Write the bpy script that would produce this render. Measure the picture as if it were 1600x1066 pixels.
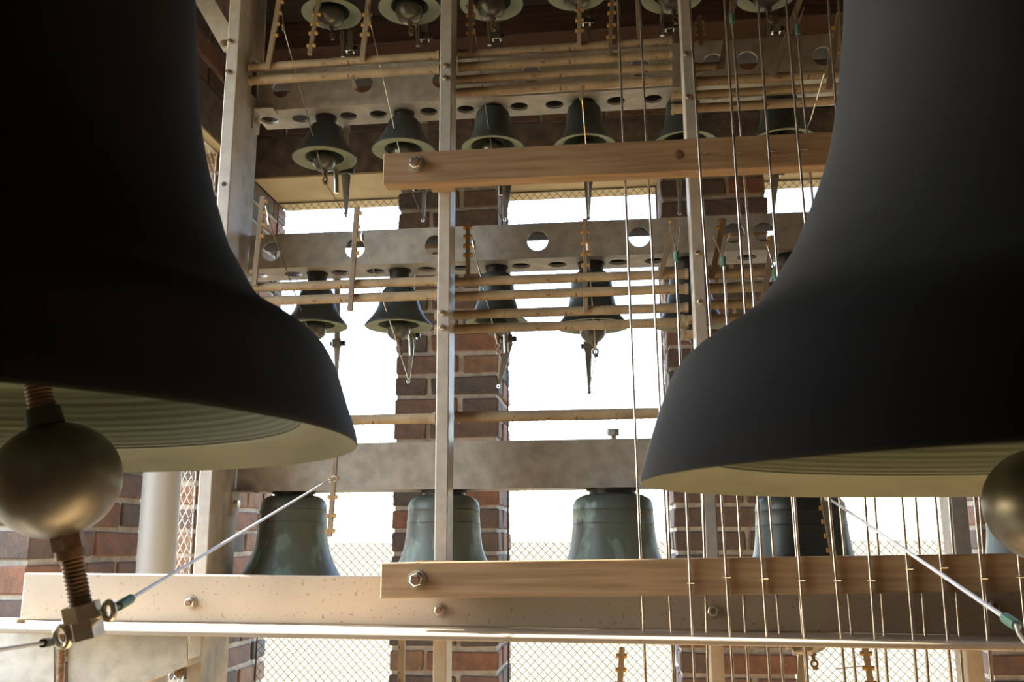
import bpy, bmesh, math, random
from mathutils import Vector, Matrix

random.seed(7)
sc = bpy.context.scene
for o in list(bpy.data.objects):
    bpy.data.objects.remove(o)

# ------------------------------------------------------------------ camera
CZ = 1.5                                    # eye height above the belfry floor
F_PX, PITCH, YAW, ROLL = 1460.0, math.radians(12.0), math.radians(6.4), math.radians(0.3)
FW = Vector((-math.sin(YAW) * math.cos(PITCH), math.cos(YAW) * math.cos(PITCH), math.sin(PITCH)))
_rt = Vector((math.cos(YAW), math.sin(YAW), 0))
_up = _rt.cross(FW)
RT = _rt * math.cos(ROLL) - _up * math.sin(ROLL)
UP = _up * math.cos(ROLL) + _rt * math.sin(ROLL)
EYE = Vector((0, 0, CZ))
cam_data = bpy.data.cameras.new('camera')
cam = bpy.data.objects.new('camera', cam_data)
sc.collection.objects.link(cam)
m = Matrix((RT, UP, -FW)).transposed().to_4x4()
m.translation = EYE
cam.matrix_world = m
cam_data.sensor_width = 36.0
cam_data.lens = 36.0 * F_PX / 1600.0
cam_data.clip_start = 0.02
cam_data.clip_end = 40000
cam_data.dof.use_dof = True
cam_data.dof.focus_distance = 1.85
cam_data.dof.aperture_fstop = 14.0
sc.camera = cam

# ------------------------------------------------------------------ sky, sun, exposure
SUN_ELEV, SUN_AZ = math.radians(34), math.radians(-83)     # azimuth from +Y towards +X
world = bpy.data.worlds.new('sky')
sc.world = world
world.use_nodes = True
wn = world.node_tree
sky = wn.nodes.new('ShaderNodeTexSky')
sky.sky_type = 'NISHITA'
sky.sun_disc = False
sky.sun_elevation = SUN_ELEV
sky.sun_rotation = SUN_AZ
sky.dust_density = 1.2
bg = wn.nodes['Background']
bg.inputs['Strength'].default_value = 1.0
wn.links.new(sky.outputs[0], bg.inputs['Color'])
sun_data = bpy.data.lights.new('sun', 'SUN')
sun_data.energy = 22.0
sun_data.angle = math.radians(0.6)
sun_data.color = (1.0, 0.93, 0.80)
sun = bpy.data.objects.new('sun', sun_data)
sc.collection.objects.link(sun)
sd = Vector((math.sin(SUN_AZ) * math.cos(SUN_ELEV), math.cos(SUN_AZ) * math.cos(SUN_ELEV), math.sin(SUN_ELEV)))
sun.rotation_euler = sd.to_track_quat('Z', 'Y').to_euler()
sun.location = sd * 30
sc.view_settings.view_transform = 'Standard'
sc.view_settings.look = 'None'
sc.view_settings.gamma = 1.0
sc.view_settings.use_curve_mapping = False
sc.view_settings.exposure = 0.95

# ------------------------------------------------------------------ helpers
COL = sc.collection


def P(x, y, Y):
    """point on the vertical plane at depth Y that is seen at reference pixel x, y"""
    r = FW + RT * ((x - 800) / F_PX) - UP * ((y - 533) / F_PX)
    return r * (Y / r.y) + EYE


def W(x, y, z):
    """room coordinates measured from eye level"""
    return Vector((x, y, z + CZ))


class MB:
    def __init__(self):
        self.v, self.f, self.m = [], [], []

    def add(self, vs, fs, mi=0):
        n = len(self.v)
        self.v += [Vector(p) for p in vs]
        self.f += [tuple(i + n for i in f) for f in fs]
        self.m += [mi] * len(fs)
        return self

    def box(self, a, b, mi=0):
        x0, y0, z0 = a
        x1, y1, z1 = b
        vs = [(x0, y0, z0), (x1, y0, z0), (x1, y1, z0), (x0, y1, z0), (x0, y0, z1), (x1, y0, z1), (x1, y1, z1), (x0, y1, z1)]
        return self.add(vs, [(0, 3, 2, 1), (4, 5, 6, 7), (0, 1, 5, 4), (1, 2, 6, 5), (2, 3, 7, 6), (3, 0, 4, 7)], mi)

    def hexa(self, pts, mi=0):
        return self.add(pts, [(0, 3, 2, 1), (4, 5, 6, 7), (0, 1, 5, 4), (1, 2, 6, 5), (2, 3, 7, 6), (3, 0, 4, 7)], mi)

    def bar(self, p, q, w, t, side=Vector((1, 0, 0)), w2=None, mi=0):
        """flat strip from p to q, w wide along side, t thick"""
        p, q = Vector(p), Vector(q)
        d = (q - p).normalized()
        s = (side - d * side.dot(d)).normalized()
        n = d.cross(s)
        w2 = w if w2 is None else w2
        vs = []
        for c, ww in ((p, w), (q, w2)):
            for a, b in ((-1, -1), (1, -1), (1, 1), (-1, 1)):
                vs.append(c + s * a * ww / 2 + n * b * t / 2)
        return self.hexa(vs, mi)

    def tube(self, p, q, r, n=12, r2=None, caps=True, mi=0, phase=0.0):
        p, q = Vector(p), Vector(q)
        d = (q - p).normalized()
        a = d.orthogonal().normalized()
        if abs(d.z) < 0.9:
            a = d.cross(Vector((0, 0, 1))).normalized()
        b = d.cross(a)
        r2 = r if r2 is None else r2
        vs = []
        for c, rr in ((p, r), (q, r2)):
            for i in range(n):
                t = 2 * math.pi * i / n + phase
                vs.append(c + (a * math.cos(t) + b * math.sin(t)) * rr)
        fs = [(i, (i + 1) % n, n + (i + 1) % n, n + i) for i in range(n)]
        if caps:
            fs += [tuple(range(n))[::-1], tuple(range(n, 2 * n))]
        return self.add(vs, fs, mi)

    def path(self, pts, r, n=6, mi=0):
        for p, q in zip(pts[:-1], pts[1:]):
            self.tube(p, q, r, n, mi=mi)
        return self

    def lathe(self, prof, base, axis=Vector((0, 0, 1)), n=32, mi=0, mats=None):
        """profile of (radius, height) round an axis through base"""
        axis = axis.normalized()
        a = axis.orthogonal().normalized()
        b = axis.cross(a)
        vs, fs, ms, rings = [], [], [], []
        for r, h in prof:
            c = base + axis * h
            if r < 1e-6:
                rings.append([len(vs)])
                vs.append(c)
            else:
                rings.append(list(range(len(vs), len(vs) + n)))
                for i in range(n):
                    t = 2 * math.pi * i / n
                    vs.append(c + (a * math.cos(t) + b * math.sin(t)) * r)
        for k in range(len(rings) - 1):
            A, B = rings[k], rings[k + 1]
            mm = mats[k] if mats else mi
            for i in range(n):
                j = (i + 1) % n
                if len(A) == 1 and len(B) == 1:
                    continue
                if len(A) == 1:
                    fs.append((A[0], B[i], B[j]))
                elif len(B) == 1:
                    fs.append((A[i], B[0], A[j]))
                else:
                    fs.append((A[i], B[i], B[j], A[j]))
                ms.append(mm)
        k = len(self.v)
        self.v += vs
        self.f += [tuple(i + k for i in f) for f in fs]
        self.m += ms
        return self

    def ball(self, c, r, n=20, mi=0, axis=Vector((0, 0, 1)), squash=1.0):
        k = n // 2
        prof = [(r * math.sin(math.pi * i / k), -r * squash * math.cos(math.pi * i / k)) for i in range(k + 1)]
        prof[0] = (0, prof[0][1])
        prof[-1] = (0, prof[-1][1])
        return self.lathe(prof, c, axis, n, mi)

    def ring(self, c, axis, R, r, n=16, k=6, mi=0):
        prof = [(R + r * math.cos(2 * math.pi * i / k), r * math.sin(2 * math.pi * i / k)) for i in range(k + 1)]
        return self.lathe(prof, c, axis, n, mi)

    def octa(self, c, r):
        x, y, z = c
        return self.add([(x + r, y, z), (x - r, y, z), (x, y + r, z), (x, y - r, z), (x, y, z + r), (x, y, z - r)],
                        [(0, 2, 4), (2, 1, 4), (1, 3, 4), (3, 0, 4), (2, 0, 5), (1, 2, 5), (3, 1, 5), (0, 3, 5)])

    def build(self, name, mats, parent=None, smooth=None, bevel=0.0):
        """smooth = angle in degrees under which faces shade smooth"""
        if not isinstance(mats, (list, tuple)):
            mats = [mats]
        lo = Vector((min(p.x for p in self.v), min(p.y for p in self.v), min(p.z for p in self.v)))
        hi = Vector((max(p.x for p in self.v), max(p.y for p in self.v), max(p.z for p in self.v)))
        org = Vector(((lo.x + hi.x) / 2, (lo.y + hi.y) / 2, lo.z))
        me = bpy.data.meshes.new(name)
        me.from_pydata([p - org for p in self.v], [], self.f)
        for mt in mats:
            me.materials.append(mt)
        me.polygons.foreach_set('material_index', self.m)
        bm = bmesh.new()
        bm.from_mesh(me)
        bmesh.ops.recalc_face_normals(bm, faces=bm.faces)
        if bevel:
            bmesh.ops.bevel(bm, geom=[e for e in bm.edges if len(e.link_faces) == 2 and e.calc_face_angle(0) > 0.8],
                            offset=bevel, segments=2, affect='EDGES', profile=0.5)
        if smooth is not None:
            lim = math.radians(smooth)
            for f in bm.faces:
                f.smooth = True
            for e in bm.edges:
                if len(e.link_faces) == 2 and e.calc_face_angle(0) > lim:
                    e.smooth = False
        bm.to_mesh(me)
        bm.free()
        o = bpy.data.objects.new(name, me)
        COL.objects.link(o)
        attach(o, org, parent)
        return o


def world_loc(o):
    v = Vector(o.location)
    while o.parent:
        o = o.parent
        v += o.location
    return v


def attach(o, org, parent):
    if parent is not None:
        o.parent = parent
        o.location = org - world_loc(parent)
    else:
        o.location = org


def thing(name, loc, label, cat, group=None):
    o = bpy.data.objects.new(name, None)
    o.empty_display_size = 0.05
    COL.objects.link(o)
    o.location = loc
    return tag(o, label, cat, group)


def tag(o, label=None, cat=None, group=None, kind=None):
    if label:
        o['label'] = label
    if cat:
        o['category'] = cat
    if group:
        o['group'] = group
    if kind:
        o['kind'] = kind
    return o


# ------------------------------------------------------------------ materials
def mat(name, col, rough=0.6, metal=0.0, col2=None, scale=8.0, detail=4.0, stretch=(1, 1, 1), spots=None, bump=0.0,
        bscale=60.0, vary=0.0, lo=0.35, hi=0.65):
    mt = bpy.data.materials.new(name)
    mt.use_nodes = True
    nt = mt.node_tree
    N, L = nt.nodes, nt.links
    b = N['Principled BSDF']
    b.inputs['Roughness'].default_value = rough
    b.inputs['Metallic'].default_value = metal
    tc = N.new('ShaderNodeTexCoord')
    mp = N.new('ShaderNodeMapping')
    mp.inputs['Scale'].default_value = stretch
    L.new(tc.outputs['Object'], mp.inputs['Vector'])
    out = None
    c2 = col2 or tuple(c * 0.75 for c in col)
    nz = N.new('ShaderNodeTexNoise')
    nz.inputs['Scale'].default_value = scale
    nz.inputs['Detail'].default_value = detail
    L.new(mp.outputs[0], nz.inputs['Vector'])
    rp = N.new('ShaderNodeValToRGB')
    rp.color_ramp.elements[0].position = lo
    rp.color_ramp.elements[1].position = hi
    rp.color_ramp.elements[0].color = (*c2, 1)
    rp.color_ramp.elements[1].color = (*col, 1)
    L.new(nz.outputs[0], rp.inputs[0])
    out = rp.outputs[0]
    if spots:
        scol, sscale, thr = spots
        n2 = N.new('ShaderNodeTexNoise')
        n2.inputs['Scale'].default_value = sscale
        n2.inputs['Detail'].default_value = 3.0
        L.new(mp.outputs[0], n2.inputs['Vector'])
        r2 = N.new('ShaderNodeValToRGB')
        r2.color_ramp.elements[0].position = thr
        r2.color_ramp.elements[1].position = min(1.0, thr + 0.06)
        L.new(n2.outputs[0], r2.inputs[0])
        mx = N.new('ShaderNodeMix')
        mx.data_type = 'RGBA'
        L.new(r2.outputs[0], mx.inputs['Factor'])
        L.new(out, mx.inputs['A'])
        mx.inputs['B'].default_value = (*scol, 1)
        out = mx.outputs['Result']
    if vary:
        oi = N.new('ShaderNodeObjectInfo')
        hs = N.new('ShaderNodeHueSaturation')
        mr = N.new('ShaderNodeMapRange')
        mr.inputs['To Min'].default_value = 1 - vary
        mr.inputs['To Max'].default_value = 1 + vary
        L.new(oi.outputs['Random'], mr.inputs['Value'])
        L.new(mr.outputs[0], hs.inputs['Value'])
        L.new(out, hs.inputs['Color'])
        out = hs.outputs[0]
    L.new(out, b.inputs['Base Color'])
    if bump:
        n3 = N.new('ShaderNodeTexNoise')
        n3.inputs['Scale'].default_value = bscale
        n3.inputs['Detail'].default_value = 5.0
        L.new(mp.outputs[0], n3.inputs['Vector'])
        bp = N.new('ShaderNodeBump')
        bp.inputs['Strength'].default_value = bump
        bp.inputs['Distance'].default_value = 0.004
        L.new(n3.outputs[0], bp.inputs['Height'])
        L.new(bp.outputs[0], b.inputs['Normal'])
    return mt


def brick_mat():
    mt = mat('brick', (0.165, 0.118, 0.090), 0.9, 0, (0.105, 0.083, 0.070), 26, 8, spots=((0.22, 0.18, 0.145), 150, 0.64), bump=0.5, bscale=90)
    nt = mt.node_tree
    N, L = nt.nodes, nt.links
    b = N['Principled BSDF']
    src = b.inputs['Base Color'].links[0].from_socket
    oi = N.new('ShaderNodeObjectInfo')
    rp = N.new('ShaderNodeValToRGB')
    cr = rp.color_ramp
    cr.interpolation = 'CONSTANT'
    for i, (p, c) in enumerate(((0, (0.75, 0.72, 0.72)), (0.22, (1.1, 0.9, 0.82)), (0.42, (0.66, 0.72, 0.76)), (0.6, (1.4, 0.92, 0.68)),
                                (0.75, (0.9, 0.8, 0.74)), (0.88, (1.45, 1.15, 0.85)))):
        e = cr.elements[i] if i < 2 else cr.elements.new(p)
        e.position = p
        e.color = (*c, 1)
    L.new(oi.outputs['Random'], rp.inputs[0])
    mx = N.new('ShaderNodeMix')
    mx.data_type = 'RGBA'
    mx.blend_type = 'MULTIPLY'
    mx.inputs['Factor'].default_value = 1.0
    L.new(src, mx.inputs['A'])
    L.new(rp.outputs[0], mx.inputs['B'])
    L.new(mx.outputs['Result'], b.inputs['Base Color'])
    return mt


M = {}
M['brick'] = brick_mat()
M['mortar'] = mat('mortar', (0.44, 0.38, 0.31), 0.95, 0, (0.30, 0.26, 0.21), 30, bump=0.6, bscale=120)
M['concrete'] = mat('lintel_concrete', (0.17, 0.13, 0.095), 0.9, 0, (0.07, 0.055, 0.04), 18, 6, bump=0.5)
M['cream'] = mat('cream_paint', (0.48, 0.38, 0.215), 0.8, 0, (0.40, 0.31, 0.17), 6, 6)
M['floor'] = mat('floor_boards', (0.60, 0.425, 0.23), 0.8, 0, (0.5, 0.35, 0.19), 4)
M['ceil'] = mat('dark_boards', (0.035, 0.024, 0.018), 0.9, 0, (0.02, 0.014, 0.01), 5, stretch=(1, 12, 1))
M['timber'] = mat('dark_timber', (0.10, 0.052, 0.034), 0.8, 0, (0.06, 0.03, 0.02), 6, stretch=(1, 14, 14), bump=0.2)
M['steel'] = mat('galvanised_steel', (0.53, 0.475, 0.395), 0.5, 0.15, (0.43, 0.385, 0.32), 40, 8, bump=0.05)
M['channel'] = mat('weathered_channel_steel', (0.48, 0.435, 0.36), 0.55, 0.15, (0.35, 0.315, 0.26), 34, 9, bump=0.08)
M['angle'] = mat('tan_angle_steel', (0.40, 0.325, 0.235), 0.5, 0.1, (0.34, 0.275, 0.20), 5, 4, spots=((0.25, 0.165, 0.10), 150, 0.64), bump=0.04)
M['bar'] = mat('rust_specked_bar_paint', (0.43, 0.32, 0.185), 0.55, 0.05, (0.29, 0.205, 0.115), 22, 6, spots=((0.13, 0.065, 0.03), 110, 0.63), bump=0.1)
M['lever'] = mat('weathered_lever_wood', (0.34, 0.25, 0.16), 0.7, 0, (0.22, 0.16, 0.10), 12, stretch=(6, 6, 1), vary=0.25)
M['peg'] = mat('amber_peg', (0.55, 0.30, 0.07), 0.5, 0, (0.36, 0.18, 0.04), 40)
M['plank'] = mat('plank_wood', (0.35, 0.225, 0.115), 0.6, 0, (0.24, 0.145, 0.07), 5, 6, stretch=(1.2, 22, 22), bump=0.1)
M['knot'] = mat('plank_knot', (0.16, 0.08, 0.035), 0.7, 0, (0.09, 0.045, 0.02), 60)
M['wire'] = mat('tracker_wire', (0.62, 0.54, 0.46), 0.25, 0.85, (0.5, 0.42, 0.35), 30)
M['cable'] = mat('bright_cable', (0.72, 0.70, 0.70), 0.35, 0.5, (0.6, 0.58, 0.58), 200)
M['dark_iron'] = mat('dark_iron', (0.05, 0.042, 0.036), 0.5, 0.4, (0.03, 0.025, 0.02), 40)
M['bolt'] = mat('bolt_metal', (0.68, 0.63, 0.54), 0.25, 0.75, (0.50, 0.45, 0.37), 60)
M['rust'] = mat('rusty_thread', (0.30, 0.18, 0.10), 0.6, 0.4, (0.16, 0.10, 0.06), 60)
M['crimp'] = mat('green_crimp', (0.10, 0.22, 0.16), 0.5, 0.2, (0.06, 0.14, 0.10), 60)
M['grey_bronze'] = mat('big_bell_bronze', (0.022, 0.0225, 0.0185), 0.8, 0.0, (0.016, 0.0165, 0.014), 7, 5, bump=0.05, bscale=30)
M['bronze'] = mat('small_bell_bronze', (0.075, 0.09, 0.08), 0.45, 0.3, (0.04, 0.048, 0.045), 9, 6, bump=0.05)
M['verdigris'] = mat('streaked_bell_bronze', (0.15, 0.18, 0.14), 0.5, 0.1, (0.072, 0.077, 0.062), 8, 6, stretch=(1, 1, 0.5),
                     spots=((0.19, 0.25, 0.20), 26, 0.56), bump=0.05)
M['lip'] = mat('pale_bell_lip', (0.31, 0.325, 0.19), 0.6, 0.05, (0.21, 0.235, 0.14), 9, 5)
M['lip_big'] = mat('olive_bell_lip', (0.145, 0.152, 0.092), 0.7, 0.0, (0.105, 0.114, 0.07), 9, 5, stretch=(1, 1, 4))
M['inner'] = mat('bell_inside', (0.125, 0.15, 0.10), 0.6, 0.05, (0.085, 0.105, 0.07), 10, 5, stretch=(0.3, 0.3, 24))
M['clapper'] = mat('clapper_iron', (0.20, 0.187, 0.15), 0.36, 0.65, (0.10, 0.092, 0.072), 14, 5, bump=0.06, bscale=25)
M['pipe'] = mat('pipe_paint', (0.36, 0.32, 0.265), 0.5, 0.0, (0.33, 0.295, 0.245), 3)
M['chrome'] = mat('plated_steel', (0.66, 0.62, 0.55), 0.2, 0.95, (0.55, 0.5, 0.42), 50)
M['blade'] = mat('spring_blade', (0.40, 0.35, 0.28), 0.45, 0.5, (0.3, 0.26, 0.2), 20)
M['meshwire'] = mat('mesh_wire', (0.13, 0.105, 0.08), 0.5, 0.3, (0.12, 0.09, 0.06), 80)
M['white_mesh'] = mat('pale_mesh_wire', (0.75, 0.73, 0.68), 0.5, 0.1, (0.6, 0.58, 0.54), 80)
M['ground'] = mat('dry_grass_fields', (0.128, 0.113, 0.078), 1.0, 0, (0.108, 0.097, 0.069), 0.05)
M['ground'].node_tree.nodes['Principled BSDF'].inputs['Specular IOR Level'].default_value = 0.0
M['dark_steel'] = mat('dark_and_shaded_steel', (0.075, 0.058, 0.045), 0.7, 0.1, (0.05, 0.04, 0.03), 30)  # stop plate's own dark; on the channels it paints their inner shade
M['far_brick'] = mat('plain_brickwork', (0.17, 0.115, 0.09), 0.95, 0, (0.11, 0.08, 0.065), 9, 6, bump=0.4)

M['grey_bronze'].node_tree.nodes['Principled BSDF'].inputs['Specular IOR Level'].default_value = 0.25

# ------------------------------------------------------------------ the setting
XL, XR, YB, YF, WT = -1.19, 1.864, 2.85, -1.3, 0.31
Z0, Z1, ZHEAD, ZLINT, ZSILL = -1.5, 1.70, 1.19, 1.335, -1.15
COURSE, JOINT = 0.0685, 0.013
BH = COURSE - JOINT

# ground far below the tower
g = MB().add([W(-9000, -9000, -22), W(9000, -9000, -22), W(9000, 9000, -22), W(-9000, 9000, -22)], [(0, 1, 2, 3)])
tag(g.build('ground', M['ground']), kind='structure')
fl = MB().box(W(XL - WT, YF - WT, Z0 - 0.15), W(XR + WT, YB + WT, Z0))
tag(fl.build('floor', M['floor']), kind='structure')
ce = MB().box(W(XL - WT, YF - WT, Z1), W(XR + WT, YB + WT, Z1 + 0.12))
tag(ce.build('ceiling', M['ceil']), kind='structure')

# shared brick meshes: stretcher on X, header on X (half), deep ones along Y
def brick_mesh(name, sx, sy, sz, seed):
    rnd = random.Random(seed)
    bm = bmesh.new()
    bmesh.ops.create_cube(bm, size=1.0)
    for v in bm.verts:
        v.co = Vector((v.co.x * sx, v.co.y * sy, v.co.z * sz)) + Vector((rnd.uniform(-1, 1) * 0.0025, rnd.uniform(-1, 1) * 0.0015, rnd.uniform(-1, 1) * 0.0025))
    bmesh.ops.bevel(bm, geom=list(bm.edges), offset=0.004, segments=1, affect='EDGES')
    me = bpy.data.meshes.new(name)
    bm.to_mesh(me)
    bm.free()
    me.materials.append(M['brick'])
    return me


_bricks = {}


def brick(parent, x0, x1, y0, y1, z0, z1):
    key = (round(x1 - x0, 3), round(y1 - y0, 3), round(z1 - z0, 3), random.randint(0, 2))
    if key not in _bricks:
        _bricks[key] = brick_mesh('brick', key[0], key[1], key[2], len(_bricks))
    o = bpy.data.objects.new('brick', _bricks[key])
    COL.objects.link(o)
    c = W((x0 + x1) / 2, (y0 + y1) / 2, (z0 + z1) / 2) + Vector((random.uniform(-1, 1) * 0.0015, random.uniform(-1, 1) * 0.002, random.uniform(-1, 1) * 0.001))
    attach(o, c, parent)
    return o


RC = 0.007       # how far the joints lie back
PIERS = (-0.692, 0.16, 1.012)
PW = 0.328
back = MB()
for px in PIERS:
    back.box(W(px + RC, YB + RC, Z0), W(px + PW - RC, YB + WT - RC, ZHEAD))
back.box(W(XL, YB + RC, ZLINT), W(XR, YB + WT, Z1))
back.box(W(XL, YB + 0.02, Z0), W(XR, YB + WT, ZSILL))
wall_back = tag(back.build('wall_back', M['mortar']), kind='structure')
lin = MB().box(W(XL, YB - 0.004, ZHEAD + 0.006), W(XR, YB + WT, ZLINT)).build('lintel', M['concrete'], wall_back)
sof = MB().box(W(XL, YB - 0.002, ZHEAD), W(XR, YB + WT, ZHEAD + 0.006)).build('soffit_paint', M['cream'], lin)
n_c = int((ZHEAD + 0.62) / COURSE)
for k in range(n_c + 1):
    zt = ZHEAD - 0.004 - k * COURSE
    zb = zt - BH
    for pi, px in enumerate(PIERS):
        a, b = px, px + PW
        sp = (a + 0.208) if k % 2 else (a + 0.108)
        spb = (a + 0.108) if k % 2 else (a + 0.208)
        brick(wall_back, a, sp - JOINT / 2, YB, YB + 0.098, zb, zt)
        if pi < 2:
            brick(wall_back, sp + JOINT / 2, b, YB, YB + 0.098, zb, zt)
        # the reveal: bricks behind the face
        if pi == 0:
            brick(wall_back, spb + JOINT / 2, b, YB + 0.111, YB + WT, zb, zt)
        else:
            brick(wall_back, a, spb - JOINT / 2, YB + 0.111, YB + WT, zb, zt)
# brickwork over the lintel
k = 0
z = ZLINT + 0.012
while z + BH < Z1 - 0.06:
    x = XL + (0.0 if k % 2 else -0.105)
    while x < 1.05:
        brick(wall_back, max(x, XL), x + 0.203, YB, YB + 0.06, z, z + BH)
        x += 0.216
    z += COURSE
    k += 1

# left wall: one opening near the corner, one further forward
left = MB()
ys = [YF - WT, 0.85, 1.82, 2.27, 2.62, YB + WT]
for a, b in ((ys[0], ys[1]), (ys[2], ys[3]), (ys[4], ys[5])):
    left.box(W(XL - WT + RC, a + (RC if a > YF else 0), Z0), W(XL - RC, b - RC, ZHEAD))
left.box(W(XL - WT, ys[0], ZLINT), W(XL - RC, ys[5], Z1))
left.box(W(XL - WT, ys[0], Z0), W(XL - 0.02, ys[5], ZSILL))
wall_left = tag(left.build('wall_left', M['mortar']), kind='structure')
lin = MB().box(W(XL - WT, ys[0], ZHEAD + 0.006), W(XL + 0.004, YB - 0.004, ZLINT)).box(W(XL - WT, YB - 0.004, ZHEAD + 0.006), W(XL, YB + WT, ZLINT)).build('lintel', M['concrete'], wall_left)
MB().box(W(XL - WT, ys[0], ZHEAD), W(XL + 0.002, YB - 0.002, ZHEAD + 0.006)).build('soffit_paint', M['cream'], lin)
for k in range(n_c + 1):
    zt = ZHEAD - 0.004 - k * COURSE
    zb = zt - BH
    segs = ((1.82, 2.03, 2.165, 2.27), (1.82, 1.93, 2.06, 2.27))[k % 2]
    for a, b in zip(segs[:-1], segs[1:]):
        brick(wall_left, XL - 0.098, XL, a + (JOINT / 2 if a > 1.82 else 0), b - (JOINT / 2 if b < 2.27 else 0), zb, zt)
    segs = ((2.62, 2.83, 3.04, 3.16), (2.62, 2.725, 2.94, 3.16))[k % 2]
    for a, b in zip(segs[:-1], segs[1:]):
        brick(wall_left, XL - 0.098, XL, a + (JOINT / 2 if a > 2.62 else 0), b - (JOINT / 2 if b < 3.16 else 0), zb, zt)
    brick(wall_left, XL - WT, XL - 0.111, 2.62, 2.82, zb, zt)
z = ZLINT + 0.012
k = 0
while z + BH < Z1 - 0.04:
    y = 1.5 + (0.0 if k % 2 else -0.105)
    while y < YB - 0.02:
        brick(wall_left, XL - 0.06, XL, y, min(y + 0.203, YB - 0.002), z, z + BH)
        y += 0.216
    z += COURSE
    k += 1

# right wall and the wall behind the camera, both unseen and closed up to cut the fill light
right = MB()
for a, b in ((YF - WT, YB + WT),):
    right.box(W(XR, a, Z0), W(XR + WT, b, ZHEAD))
right.box(W(XR, YF - WT, ZHEAD), W(XR + WT, YB + WT, Z1)).box(W(XR, YF - WT, Z0), W(XR + WT, YB + WT, ZSILL))
tag(right.build('wall_right', M['far_brick']), kind='structure')
front = MB()
for a, b in ((XL, XR),):
    front.box(W(a, YF - WT, Z0), W(b, YF, ZHEAD))
front.box(W(XL, YF - WT, ZHEAD), W(XR, YF, Z1)).box(W(XL, YF - WT, Z0), W(XR, YF, ZSILL))
tag(front.build('wall_front', M['far_brick']), kind='structure')
# timber wall plate under the ceiling
tp = MB().box(W(XL, 2.74, 1.60), W(XR, YB, Z1)).build('trim_1', M['timber'], bevel=0.004)
tag(tp, kind='structure')


# wire mesh in the openings
def mesh_panel(label, u0, u1, z0, z1, place, m, du, wr, group):
    """place(u, z) -> point; diamonds du wide"""
    t = thing('wire_mesh_panel', place((u0 + u1) / 2, z0), label, 'mesh panel', group)
    f = MB()
    cs = [place(u0, z0), place(u1, z0), place(u1, z1), place(u0, z1)]
    for i in range(4):
        f.tube(cs[i], cs[(i + 1) % 4], 0.003, 8)
    f.build('mesh_frame', m, t, smooth=40)
    w = MB()
    dz = du * 1.0
    H, Wd = z1 - z0, u1 - u0
    slope = dz / du
    for sgn in (1, -1):
        n = int((Wd + H / slope) / du) + 2
        for i in range(n):
            # line u = u0 + c + sgn * s / slope
            if sgn > 0:
                c = -H / slope + i * du
                ua, za = u0 + c, z0
                s0 = max(0.0, -c * slope)
                s1 = min(H, (Wd - c) * slope)
            else:
                c = i * du
                s0 = max(0.0, (c - Wd) * slope)
                s1 = min(H, c * slope)
            if s1 - s0 < 0.005:
                continue
            p = place(u0 + c + sgn * s0 / slope, z0 + s0)
            q = place(u0 + c + sgn * s1 / slope, z0 + s1)
            w.tube(p, q, wr, 4, caps=False)
    # twisted knots where the wires cross
    i = 0
    zz = z0 + ((-H) % (dz / 2))
    rows = int(H / (dz / 2))
    for r in range(rows):
        zz = z0 + r * dz / 2
        off = ((H / slope) % du) / 2
        x = u0 + (((r % 2) * du / 2))
        while x < u1:
            w.octa(place(x, zz), wr * 2.6)
            x += du
    o = w.build('woven_wire', m, t)
    o['kind'] = 'stuff'
    return t


DU = 0.0265
YM = 3.07
mesh_panel('black diamond wire mesh across the leftmost tall window opening', XL + 0.004, PIERS[0] - 0.004, -0.901, 1.186 - 0.0, lambda u, z: W(u, YM, z), M['meshwire'], DU, 0.0008, 'wire mesh in the back windows')
mesh_panel('black diamond wire mesh across the middle window opening', PIERS[0] + PW + 0.004, PIERS[1] - 0.004, -0.901, 1.186, lambda u, z: W(u, YM, z), M['meshwire'], DU, 0.0008, 'wire mesh in the back windows')
mesh_panel('black diamond wire mesh across the rightmost window opening, behind the many wires', PIERS[1] + PW + 0.004, PIERS[2] - 0.004, -0.901, 1.186, lambda u, z: W(u, YM, z), M['meshwire'], DU, 0.0008, 'wire mesh in the back windows')
mesh_panel('bright narrow strip of pale mesh beside the round pipe at left', 2.272, 2.617, -0.9, 1.186, lambda u, z: W(XL - 0.03, u, z), M['white_mesh'], 0.04, 0.0012, None)

# ------------------------------------------------------------------ steel frame: posts
POST_X = ((-0.786, -0.760), (-0.334, -0.310), (0.148, 0.170), (0.565, 0.592))
YP = 1.70


def hexnut(mb, c, axis, r, h, mi=0):
    mb.tube(c, c + axis * h, r, 6, mi=mi)


TOWARD = Vector((0, -1, 0))


def bolt(parent, c, r, washer=True, name='bolt', axis=TOWARD, m='bolt'):
    mb = MB()
    if washer:
        mb.tube(c, c + axis * r * 0.18, r * 1.32, 20, mi=1)
        c = c + axis * r * 0.18
    mb.tube(c, c + axis * r * 0.62, r, 6, phase=0.3)
    mb.tube(c + axis * r * 0.62, c + axis * r * 0.72, r * 0.92, 6, r2=r * 0.8, phase=0.3)
    mb.tube(c + axis * r * 0.72, c + axis * r * 1.25, r * 0.52, 14, mi=2)
    return mb.build(name, [M[m], M['blade'], M['rust']], parent, smooth=40)


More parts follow.
